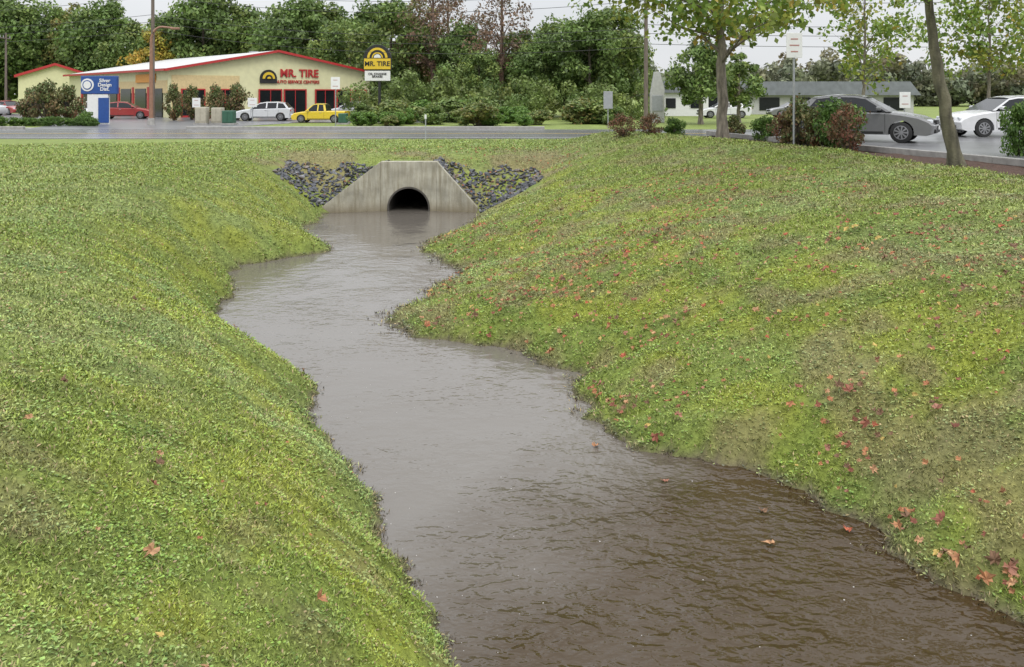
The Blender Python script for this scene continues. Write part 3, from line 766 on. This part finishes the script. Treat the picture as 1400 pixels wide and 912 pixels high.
for x0, x1 in ((1.2, 3.4), (4.2, 6.6), (8.9, 11.3), (11.6, 14.0), (15.1, 17.3), (17.6, 19.2), (19.5, 21.1)):
    w = part('window', MB().box(((x0 + x1) / 2, -.07, 1.35), (x1 - x0, .1, 2.5)).mesh('window', M_dark), B)
    f = MB(); zz = 1.35
    for xx in (x0, x1): f.box((xx, -.13, zz), (.12, .1, 2.6))
    f.box(((x0 + x1) / 2, -.13, zz), (.06, .1, 2.5))
    f.box(((x0 + x1) / 2, -.131, 2.66), (x1 - x0 + .12, .1, .12)); f.box(((x0 + x1) / 2, -.131, .1), (x1 - x0 + .12, .1, .16))
    part('frame', f.mesh('frame', M_red), w)
for k2 in range(6):
    part('bay_door', MB().box((-.06, 3 + k2 * 4.6, 1.4), (.1, 3.2, 2.7)).mesh('bay_door', M_dark), B)
    part('door_trim', MB().box((-.07, 5.3 + k2 * 4.6, 1.45), (.13, .5, 2.9)).mesh('door_trim', M_red), B)
text_part('sign_lettering', 'MR. TIRE', 1.12, M_red, B, (13.3, -.08, 4.3), extrude=.06)
text_part('sign_lettering', 'AUTO SERVICE CENTERS', .44, M_red, B, (13.1, -.08, 3.45), extrude=.03)
mb = MB(); disc(mb, 9.9, 3.75, .9, -.16, -.02, 0, 24, 0, math.pi); mb.box((9.9, -.09, 3.52), (1.8, .14, .44), 0)
disc(mb, 9.9, 3.75, .66, -.2, -.16, 1, 24, 0, math.pi); disc(mb, 9.9, 3.75, .4, -.24, -.2, 0, 24, 0, math.pi); disc(mb, 9.9, 3.75, .2, -.28, -.24, 1, 16, 0, math.pi)
part('tyre_emblem', mb.mesh('emblem', [M_black, M_yellow]), B)
mb = MB(); mb.box((-.12, 6.0, 3.75), (.16, 5.5, .8)); part('fascia_sign', mb.mesh('fascia', M_orange2), B)

B2 = thing('small_shop', 'small cream shop with red roof trim behind shrubs', 'shop', (-66, 122, 1.7), R(20))
mb = MB().prism([(0, 0), (9, 0), (9, 4.6), (4.5, 6.1), (0, 4.6)], 0, 10); part('wall', mb.mesh('wall', M_cream), B2)
mb = MB()
for a, b in (((-.4, 4.5), (4.5, 6.15)), ((9.4, 4.5), (4.5, 6.15))): mb.prism([a, b, (b[0], b[1] + .2), (a[0], a[1] + .2)], -.4, 10.4)
part('roof', mb.mesh('roof', M_roof), B2)
mb = MB()
for a, b in (((-.42, 4.45), (4.5, 6.1)), ((9.42, 4.45), (4.5, 6.1))): mb.prism([a, b, (b[0], b[1] + .35), (a[0], a[1] + .35)], -.5, -.403)
part('roof_trim', mb.mesh('trim', M_red), B2)
for xx in (2.2, 6.6): part('window', MB().box((xx, -.04, 1.6), (2.4, .12, 2.2)).mesh('window', M_dark, bevel=.02), B2)

B3 = thing('strip_mall', 'long low building with grey mansard roof and pale walls', 'shop', (30, 100, 1.7))
part('wall', MB().box((0, 5, 1.1), (28, 10, 2.2)).mesh('wall', M_greywall), B3)
mb = MB(); mb.prism([(-14.6, 2.1), (14.6, 2.1), (13.4, 3.6), (-13.4, 3.6)], -.6, 10.6); part('roof', mb.mesh('roof', M_greyroof), B3)
for i in range(8):
    part('window', MB().box((-12 + i * 3.4, -.03, 1.15), (2.2, .12, 1.4)).mesh('window', M_dark, bevel=.02), B3)
B4 = thing('pale_house', 'small pale house with grey pitched roof across the road', 'house', (17.3, 92, 1.7))
part('wall', MB().box((0, 3, 1.2), (5, 6, 2.4)).mesh('wall', M_white), B4)
part('roof', MB().prism([(-2.9, 2.35), (2.9, 2.35), (1.7, 3.6), (-1.7, 3.6)], -.4, 6.4).mesh('roof', M_greyroof), B4)
for xx in (-1.3, 1.2): part('window', MB().box((xx, -.03, 1.3), (1.0, .1, 1.0)).mesh('window', M_dark, bevel=.02), B4)

# ------------------------------------------------------------------ signs and furniture
S = thing('pole_sign', 'tall black arched tyre shop sign with yellow tyre emblem', 'sign', (-10.6, 72, 1.75))
part('post', MB().tube([(.15, 0, 0), (.15, 0, 3.2)], .11, 10).mesh('post', M_black, smooth=40), S)
a = [(1.1 * math.cos(t), 4.95 + 1.1 * math.sin(t)) for t in np.linspace(0, math.pi, 24)]
part('panel', MB().prism(a + [(-1.1, 4.02), (1.1, 4.02)], -.15, .15).mesh('panel', M_black, bevel=.02), S)
mb = MB()
def arch(mb, r0, r1, cz, y, mi):
    n = 20
    for i in range(n):
        t0, t1 = math.pi * i / n, math.pi * (i + 1) / n
        mb.poly([(r0 * math.cos(t0), y, cz + r0 * math.sin(t0)), (r1 * math.cos(t0), y, cz + r1 * math.sin(t0)), (r1 * math.cos(t1), y, cz + r1 * math.sin(t1)), (r0 * math.cos(t1), y, cz + r0 * math.sin(t1))], mi)
arch(mb, .62, .8, 5.0, -.16, 0); arch(mb, .02, .28, 5.0, -.16, 1); arch(mb, .34, .44, 5.0, -.16, 0)
part('tyre_emblem', mb.mesh('emblem', [M_yellow, M_white]), S)
part('name_panel', MB().box((0, -.17, 4.52), (2.08, .05, .84)).mesh('np', M_yellow), S)
text_part('lettering', 'MR. TIRE', .52, M_black, S, (0, -.21, 4.52))
part('message_board', MB().box((0, 0, 3.58), (2.0, .26, .8)).mesh('board', M_white, bevel=.03), S)
text_part('lettering', 'OIL CHANGE\nBRAKES', .24, M_black, S, (0, -.15, 3.62))

S = thing('monument_sign', 'blue and white business sign with round white emblem', 'sign', (-29.8, 66, 1.7))
part('panel', MB().box((0, 0, 2.85), (2.6, .4, 1.3)).mesh('panel', M_blue, bevel=.04), S)
part('pillar', MB().box((-.1, .02, 1.09), (1.5, .34, 2.18)).mesh('pillar', M_white, bevel=.02), S)
part('pillar_panel', MB().box((.35, -.17, 1.02), (.75, .08, 1.8)).mesh('pp', M_blue), S)
mb = MB(); disc(mb, -.8, 2.85, .46, -.24, -.2); part('emblem', mb.mesh('emblem', M_white), S)
mb = MB(); disc(mb, -.8, 2.85, .34, -.26, -.24, 0); disc(mb, -.8, 2.85, .27, -.28, -.26, 1); part('emblem_ring', mb.mesh('ring', [M_blue, M_white]), S)
text_part('lettering', 'Silver\nDesign\nDist.', .36, M_white, S, (.45, -.22, 2.85))

def lampost():
    S = thing('street_lamp', 'tall rust-brown street lamp with curved arm over the road', 'street lamp', (-25.3, 64, 1.7))
    P_ = [(0, 0, 0), (0, 0, 3), (0, 0, 5.6)] + [(.75 * (1 - math.cos(t)), 0, 5.9 + 1.0 * math.sin(t)) for t in np.linspace(.1, math.pi / 2, 8)] + [(1.5, 0, 6.82)]
    part('pole', MB().tube(P_, [.15, .13, .1] + [.09] * 5 + [.075] * 4, 10).mesh('pole', M_copper, smooth=40), S)
    part('lamp_head', MB().box((1.7, 0, 6.78), (.6, .3, .16)).mesh('head', M_copper, bevel=.05), S)
    part('base', MB().tube([(0, 0, 0), (0, 0, .5)], [.28, .22], 10).mesh('base', M_conc), S)
lampost()
def utility_pole(x, y, h, r=.15):
    S = thing('utility_pole', 'weathered wooden utility pole carrying overhead cables', 'utility pole', (x, y, 1.7))
    part('pole', MB().tube([(0, 0, 0), (0, 0, h)], [r * 1.2, r * .8], 12).mesh('pole', M_wood, smooth=40), S)
    part('crossarm', MB().box((0, -.16, h - .6), (.12, 2.2, .12)).mesh('arm', M_wood, bevel=.01), S)
    for yy in (-1.1, -.5, .8): part('insulator', MB().tube([(0, yy, h - .55), (0, yy, h - .3)], [.05, .03], 8).mesh('ins', M_galv), S)
utility_pole(9.1, 62, 12, .13); utility_pole(-30.3, 77, 14); utility_pole(-56, 101, 9, .12)
def wire(a, b, sag, r=.018):
    P = []
    for i in range(25):
        t = i / 24; P.append((a[0] + (b[0] - a[0]) * t, a[1] + (b[1] - a[1]) * t, a[2] + (b[2] - a[2]) * t - sag * 4 * t * (1 - t)))
    me = MB().tube(P, r, 5).mesh('wire', M_wire)
    thing('power_line', 'thin black overhead cable strung between utility poles', 'cable', group='overhead cables', mesh=me)
for zz, dy in ((13, 0), (12.2, .5), (10.6, 0), (10.0, 0), (9.3, .2)):
    wire((-30.3, 77 + dy, zz), (9.1, 62 + dy, zz - 1.9 if zz > 11 else zz - 2.2), 1.1)
    wire((-90, 96 + dy, zz + .8), (-30.3, 77 + dy, zz), 1.2)
    wire((9.1, 62 + dy, zz - 2), (75, 50 + dy, zz - .5), 1.0)

def post_sign(x, y, z, zb, zt, w, label, m=M_white, marks=0, rz=0):
    S = thing('road_sign', label, 'sign', (x, y, z), rz)
    part('post', MB().tube([(0, 0, 0), (0, 0, zt - z - .03)], .035, 8).mesh('post', M_galv), S)
    part('panel', MB().box((0, -.05, (zb + zt) / 2 - z), (w, .02, zt - zb)).mesh('panel', m, bevel=.008), S)
    hh = zt - zb
    for i in range(marks):
        part('marking', MB().box((0, -.063, zb - z + hh * (.75 - .5 * i / max(1, marks - 1))), (w * (.6 if i % 2 else .45), .005, hh * .05)).mesh('mark', M_mark), S)
post_sign(6.1, 58, 1.7, 2.95, 4.05, .58, 'grey metal road sign seen from behind on a post', M_signback)
post_sign(-11.6, 60, 1.7, 4.2, 5.0, .6, 'white road sign on a slim post by the verge', marks=2)
post_sign(8.8, 28.5, 2.15, 4.98, 5.76, .5, 'tall white sign with faded markings above the bank', marks=3)
post_sign(17.2, 40, 1.9, 3.25, 3.95, .48, 'small white sign near the parked cars', marks=2)
post_sign(-23.5, 68, 1.7, 2.9, 3.6, .6, 'small white sign near the drive entrance', marks=2)
post_sign(-19.9, 70, 1.7, 2.9, 3.6, .7, 'small white sign near the drive entrance', marks=2)
S = thing('marker_post', 'slim pale marker post on the grass verge', 'post', (-4.07, 43, 1.7))
part('post', MB().box((0, 0, .6), (.05, .03, 1.2)).mesh('post', M_signback, bevel=.005), S)
part('reflector', MB().box((0, -.02, 1.1), (.1, .02, .2)).mesh('ref', M_white, bevel=.004), S)
S = thing('pylon_sign', 'pale grey wedge-topped pylon sign across the road', 'sign', (11.2, 70, 1.7))
part('column', MB().prism([(-.6, 0), (.45, 0), (.45, 2.6), (.1, 3.9), (-.3, 3.9), (-.6, 2.2)], -.3, .3).mesh('col', M_greywall, bevel=.03), S)
part('panel', MB().box((-.1, -.33, 1.5), (.8, .05, 1.2)).mesh('panel', M_signback, bevel=.01), S)
def cabinet(x, y, w, h, m, label):
    S = thing('utility_cabinet', label, 'utility box', (x, y, 1.7))
    part('case', MB().box((0, 0, h / 2 + .05), (w, .8, h - .1)).mesh('case', m, bevel=.04), S)
    part('plinth', MB().box((0, 0, .05), (w + .2, 1, .12)).mesh('plinth', M_conc), S)
    for sg in (-1, 1): part('door', MB().box((sg * w * .24, -.415, h / 2 + .05), (w * .42, .03, h * .75)).mesh('door', m, bevel=.008), S)
cabinet(-22.4, 66, .8, 1.25, M_beige, 'beige metal utility cabinet on the verge'); cabinet(-21.4, 66.4, .75, 1.2, M_beige, 'beige metal utility cabinet on the verge')
cabinet(-20.3, 65.5, .8, 1.0, M_greenbox, 'green metal utility cabinet on the verge')
cabinet(-12.2, 66, .6, .8, M_greenbox, 'small green metal utility cabinet near the sign')

# ------------------------------------------------------------------ cars
def car_meshes(color, kind='sedan', name='c', seed=0):
    paint = mat(name + '_paint', color, .25, var=.04, coat=.6)
    Wd = .9; wb = 1.42; wr = .33
    if kind == 'sedan':
        top = [(-2.4, .42), (-2.44, .7), (-2.38, .95), (-2.2, 1.04), (-1.8, 1.06), (-.8, 1.02), (.2, .99), (1.05, .98), (1.5, .93), (2.0, .84), (2.3, .72), (2.42, .55), (2.38, .3)]
        cab = [(-1.95, 1.03), (-1.3, 1.42), (-.6, 1.5), (0, 1.49), (.35, 1.43), (1.12, .98)]
        pil = [-.45]
    elif kind == 'suv':
        top = [(-2.2, .5), (-2.28, .75), (-2.25, 1.0), (-2.15, 1.06), (-1.0, 1.04), (.2, 1.0), (1.0, .98), (1.6, .92), (2.05, .82), (2.25, .68), (2.3, .5), (2.26, .33)]
        cab = [(-2.1, 1.04), (-1.75, 1.46), (-1.1, 1.54), (-.2, 1.53), (.25, 1.46), (1.05, .99)]
        pil = [-1.15, -.3]
    else:
        top = [(-2.4, .5), (-2.42, .98), (-2.3, 1.0), (-.9, 1.0), (-.3, 1.0), (.9, .98), (1.5, .92), (2.1, .82), (2.3, .66), (2.36, .5), (2.32, .32)]
        cab = [(-.75, .99), (-.6, 1.55), (-.3, 1.6), (.2, 1.6), (.45, 1.52), (1.1, .97)]
        pil = [.0]
    zb = .24
    def arch_(cx):
        return [(cx + (wr + .05) * math.cos(t), .33 + (wr + .05) * math.sin(t)) for t in np.linspace(-.2, math.pi + .2, 14)]
    bot = [(2.2, zb)] + arch_(wb) + arch_(-wb) + [(-2.25, zb)]
    outline = top + bot
    mb = MB(); st = [(-1, .955, .07), (-.93, .975, .015), (-.55, .99, -.01), (0, 1, -.02), (.55, .99, -.01), (.93, .975, .015), (1, .955, .07)]
    n = len(outline)
    for yf, xsn, dz in st:
        for i, (x, z) in enumerate(outline):
            istop = i < len(top)
            zz = z - (dz if (istop and z > .6) else 0)
            mb.v.append((x * (xsn if istop or abs(x) > 2 else 1), yf * Wd, zz))
    for s_ in range(len(st) - 1):
        for i in range(n):
            j = (i + 1) % n; mb.f.append([s_ * n + i, s_ * n + j, (s_ + 1) * n + j, (s_ + 1) * n + i]); mb.m.append(0)
    mb.f.append([i for i in range(n)]); mb.m.append(0); e = (len(st) - 1) * n; mb.f.append([e + n - 1 - i for i in range(n)]); mb.m.append(0)
    z0 = cab[0][1]; z1 = max(p[1] for p in cab); wbm, wtp = .85, .64
    def wz(z): return wbm + (wtp - wbm) * (z - z0) / (z1 - z0)
    rt = cab[1:-1]; b = len(mb.v)
    for x, z in rt:
        for f in (-1, -.6, 0, .6, 1): mb.v.append((x, f * (wz(z) + .012), z + .012 + .03 * (1 - f * f)))
    for i in range(len(rt) - 1):
        for q in range(4): mb.f.append([b + i * 5 + q, b + i * 5 + q + 1, b + (i + 1) * 5 + q + 1, b + (i + 1) * 5 + q]); mb.m.append(0)
    def sidepatch(pts, off=.012, mi=0):
        for s_ in (-1, 1): mb.poly([(x, s_ * (wz(z) + off), z) for x, z in pts], mi)
    fr, rr = cab[-1], cab[0]; f1, r1 = cab[-2], cab[1]
    sidepatch([fr, f1, (f1[0] - .09, f1[1]), (fr[0] - .14, fr[1])])
    sidepatch([rr, r1, (r1[0] + .16, r1[1]), (rr[0] + (.5 if kind == 'sedan' else .2), rr[1])])
    for p_ in pil: sidepatch([(p_ - .05, z0), (p_ + .05, z0), (p_ + .03, z1 - .02), (p_ - .07, z1 - .02)])
    tz = [(x, z) for x, z in cab[1:-1]]
    sidepatch(tz + [(x, z - .06) for x, z in reversed(tz)])
    body = mb.mesh('body', paint, smooth=32)
    g = MB(); m_ = len(cab)
    for s_ in (-1, 1):
        for x, z in cab: g.v.append((x, s_ * wz(z), z - .004))
    g.f.append(list(range(m_))); g.m.append(0); g.f.append(list(range(2 * m_ - 1, m_ - 1, -1))); g.m.append(0)
    for i in range(m_): j = (i + 1) % m_; g.f.append([i, j, m_ + j, m_ + i]); g.m.append(0)
    glass = g.mesh('glass', M_dark)
    ty = MB(); ty.tube([(0, -.11, 0), (0, -.09, 0), (0, .09, 0), (0, .11, 0)], [wr - .04, wr, wr, wr - .04], 28)
    tyre = ty.mesh('tyre', M_tyre, smooth=30)
    ri = MB(); ri.tube([(0, -.118, 0), (0, .118, 0)], [.06, .06], 12)
    for s_ in (-1, 1):
        for k_ in range(9):
            t = 2 * math.pi * k_ / 9; u = (math.cos(t), math.sin(t)); p_ = (-u[1], u[0])
            ri.poly([(u[0] * .05 + p_[0] * .018, s_ * .117, u[1] * .05 + p_[1] * .018), (u[0] * .2 + p_[0] * .028, s_ * .114, u[1] * .2 + p_[1] * .028), (u[0] * .2 - p_[0] * .028, s_ * .114, u[1] * .2 - p_[1] * .028), (u[0] * .05 - p_[0] * .018, s_ * .117, u[1] * .05 - p_[1] * .018)])
        n_ = 24
        for k_ in range(n_):
            t0, t1 = 2 * math.pi * k_ / n_, 2 * math.pi * (k_ + 1) / n_
            ri.poly([(.195 * math.cos(t0), s_ * .115, .195 * math.sin(t0)), (.22 * math.cos(t0), s_ * .113, .22 * math.sin(t0)), (.22 * math.cos(t1), s_ * .113, .22 * math.sin(t1)), (.195 * math.cos(t1), s_ * .115, .195 * math.sin(t1))])
    rim = ri.mesh('rim', M_rim)
    hx = 2.3 if kind != 'suv' else 2.14
    zl = .68 if kind != 'suv' else .72
    parts = {}
    parts['headlight'] = MB().box((0, 0, 0), (.2, .36, .13)).mesh('headlight', M_lamp, bevel=.04)
    parts['tail_light'] = MB().box((0, 0, 0), (.16, .3, .15)).mesh('tail', M_tail, bevel=.03)
    parts['grille'] = MB().box((hx + .06, 0, zl - .02), (.1, .8, .14)).mesh('grille', M_black, bevel=.02)
    parts['air_intake'] = MB().box((hx + .07, 0, .38), (.08, 1.3, .12)).mesh('intake', M_black, bevel=.02)
    parts['number_plate'] = MB().box((hx + .14, 0, .48), (.02, .32, .12)).mesh('plate', M_white)
    parts['seam'] = MB().box((0, 0, 0), (.012, .012, .6)).mesh('seam', M_black)
    parts['sill'] = MB().box((0, 0, 0), (2.0, .014, .07)).mesh('sill', M_black)
    parts['mirror'] = MB().box((0, 0, 0), (.16, .2, .13)).mesh('mirror', paint, bevel=.04)
    parts['door_handle'] = MB().box((0, 0, 0), (.18, .03, .035)).mesh('handle', M_rim, bevel=.01)
    return dict(body=body, glass=glass, tyre=tyre, rim=rim, parts=parts, wb=wb, wr=wr, hx=hx, zl=zl, z0=z0, kind=kind)
def put_car(c, x, y, z, rz, label, group=None, sc=1, name='parked_car', cat='car'):
    S = thing(name, label, cat, (x, y, z), rz, group); S.scale = (sc, sc, sc)
    part('body', c['body'], S); part('window', c['glass'], S)
    for sx in (-1, 1):
        for sy in (-1, 1):
            w = part('wheel', c['tyre'], S, (sx * c['wb'], sy * .79, c['wr'])); part('rim', c['rim'], w)
    P_ = c['parts']
    for sy in (-1, 1):
        part('headlight', P_['headlight'], S, (c['hx'] - .1, sy * .66, c['zl']), (0, 0, -sy * .25))
        part('tail_light', P_['tail_light'], S, (-2.3 if c['hx'] > 2.2 else -2.18, sy * .68, .84))
        part('mirror', P_['mirror'], S, (.78, sy * .98, c['z0'] + .05))
        part('door_handle', P_['door_handle'], S, (-.25, sy * .9, .84))
        part('sill', P_['sill'], S, (-.1, sy * .904, .32))
        for x_ in ((.95, -.42, -1.25) if c['kind'] != 'pickup' else (.85, -.55)): part('door_seam', P_['seam'], S, (x_, sy * .898, .62))
    for k_ in ('grille', 'number_plate', 'air_intake'): part(k_, P_[k_], S)
    return S
cg = car_meshes((.15, .15, .152), 'sedan', 'grey'); cw = car_meshes((.62, .62, .63), 'sedan', 'white')
cs = car_meshes((.55, .56, .57), 'suv', 'silver'); cy = car_meshes((.65, .47, .03), 'pickup', 'yellow'); crd = car_meshes((.3, .03, .03), 'sedan', 'red')
put_car(cg, 11.75, 31.0, 2.265, R(-30), 'grey wet sedan parked behind the shrubs', sc=1.03)
put_car(cw, 18.7, 34.5, 2.265, R(184), 'white sedan parked beside the grey car')
put_car(cs, -20.3, 75, 1.71, R(183), 'silver-white hatchback parked before the tyre shop')
put_car(cy, -14.7, 70, 1.71, R(176), 'yellow pickup truck with dark windows at the tyre shop', name='pickup_truck', cat='pickup truck', sc=.9)
put_car(crd, -34.3, 81, 1.71, R(10), 'dark red sedan parked by the shop side')
put_car(cs, -37.5, 82, 1.71, R(-60), 'silver hatchback parked by the shop side')
put_car(crd, -53.5, 97, 1.71, R(-30), 'dark red sedan near the small shop')
put_car(cw, -53.5, 92, 1.71, R(170), 'white sedan near the small shop')
put_car(cw, -14.2, 82, 1.71, R(160), 'white sedan parked close to the shop windows')
put_car(cw, 19.5, 84, 1.71, R(180), 'white sedan parked at the low building')
put_car(cg, 26.5, 86, 1.71, R(180), 'dark sedan parked at the low building')

# ------------------------------------------------------------------ world, light, camera
w = bpy.data.worlds.new("World"); scene.world = w; w.use_nodes = True
nt = w.node_tree; bg = nt.nodes['Background']
sky = nt.nodes.new('ShaderNodeTexSky'); sky.sky_type = 'NISHITA'; sky.sun_disc = False; sky.sun_elevation = R(55); sky.sun_rotation = R(150)
hs = nt.nodes.new('ShaderNodeVectorMath'); hs.operation = 'SCALE'; hs.inputs['Scale'].default_value = .1
nt.links.new(sky.outputs[0], hs.inputs[0])
tc = nt.nodes.new('ShaderNodeTexCoord'); nn = nt.nodes.new('ShaderNodeTexNoise'); nn.inputs['Scale'].default_value = 2.5; nn.inputs['Detail'].default_value = 5
mp = nt.nodes.new('ShaderNodeMapping'); mp.inputs['Scale'].default_value = (1, 1, 3); nt.links.new(tc.outputs['Generated'], mp.inputs[0]); nt.links.new(mp.outputs[0], nn.inputs['Vector'])
cr = nt.nodes.new('ShaderNodeValToRGB'); cr.color_ramp.elements[0].position = .3; cr.color_ramp.elements[1].position = .7
cr.color_ramp.elements[0].color = (.74, .76, .79, 1); cr.color_ramp.elements[1].color = (.88, .89, .91, 1); nt.links.new(nn.outputs['Fac'], cr.inputs[0])
mx = nt.nodes.new('ShaderNodeMix'); mx.data_type = 'RGBA'; mx.inputs['Factor'].default_value = .92
nt.links.new(hs.outputs[0], mx.inputs['A']); nt.links.new(cr.outputs[0], mx.inputs['B'])
# overcast sky: zenith about 2.8 times as bright as the horizon (CIE overcast)
sx = nt.nodes.new('ShaderNodeSeparateXYZ'); nt.links.new(tc.outputs['Generated'], sx.inputs[0])
mr = nt.nodes.new('ShaderNodeMapRange'); mr.inputs[1].default_value = .08; mr.inputs[2].default_value = 1; mr.inputs[3].default_value = 1.0; mr.inputs[4].default_value = 2.9
nt.links.new(sx.outputs['Z'], mr.inputs[0])
vs = nt.nodes.new('ShaderNodeVectorMath'); vs.operation = 'SCALE'; nt.links.new(mx.outputs['Result'], vs.inputs[0]); nt.links.new(mr.outputs[0], vs.inputs['Scale'])
nt.links.new(vs.outputs[0], bg.inputs['Color']); bg.inputs['Strength'].default_value = 1.0
sl = bpy.data.lights.new('sun', 'SUN'); sl.energy = 1.4; sl.angle = R(25); sl.color = (1, .97, .92)
so = bpy.data.objects.new('sun', sl); so.rotation_euler = (R(35), R(12), 0); link(so)
cam = bpy.data.cameras.new('camera'); cam.sensor_width = 36; cam.lens = 32.09; cam.shift_y = -.2329; cam.clip_end = 3000; cam.clip_start = .05
co = bpy.data.objects.new('camera', cam); co.location = (0, 0, 3.82); co.rotation_euler = (R(90), 0, 0); link(co); scene.camera = co
scene.view_settings.view_transform = 'Standard'; scene.view_settings.look = 'None'; scene.view_settings.exposure = 0
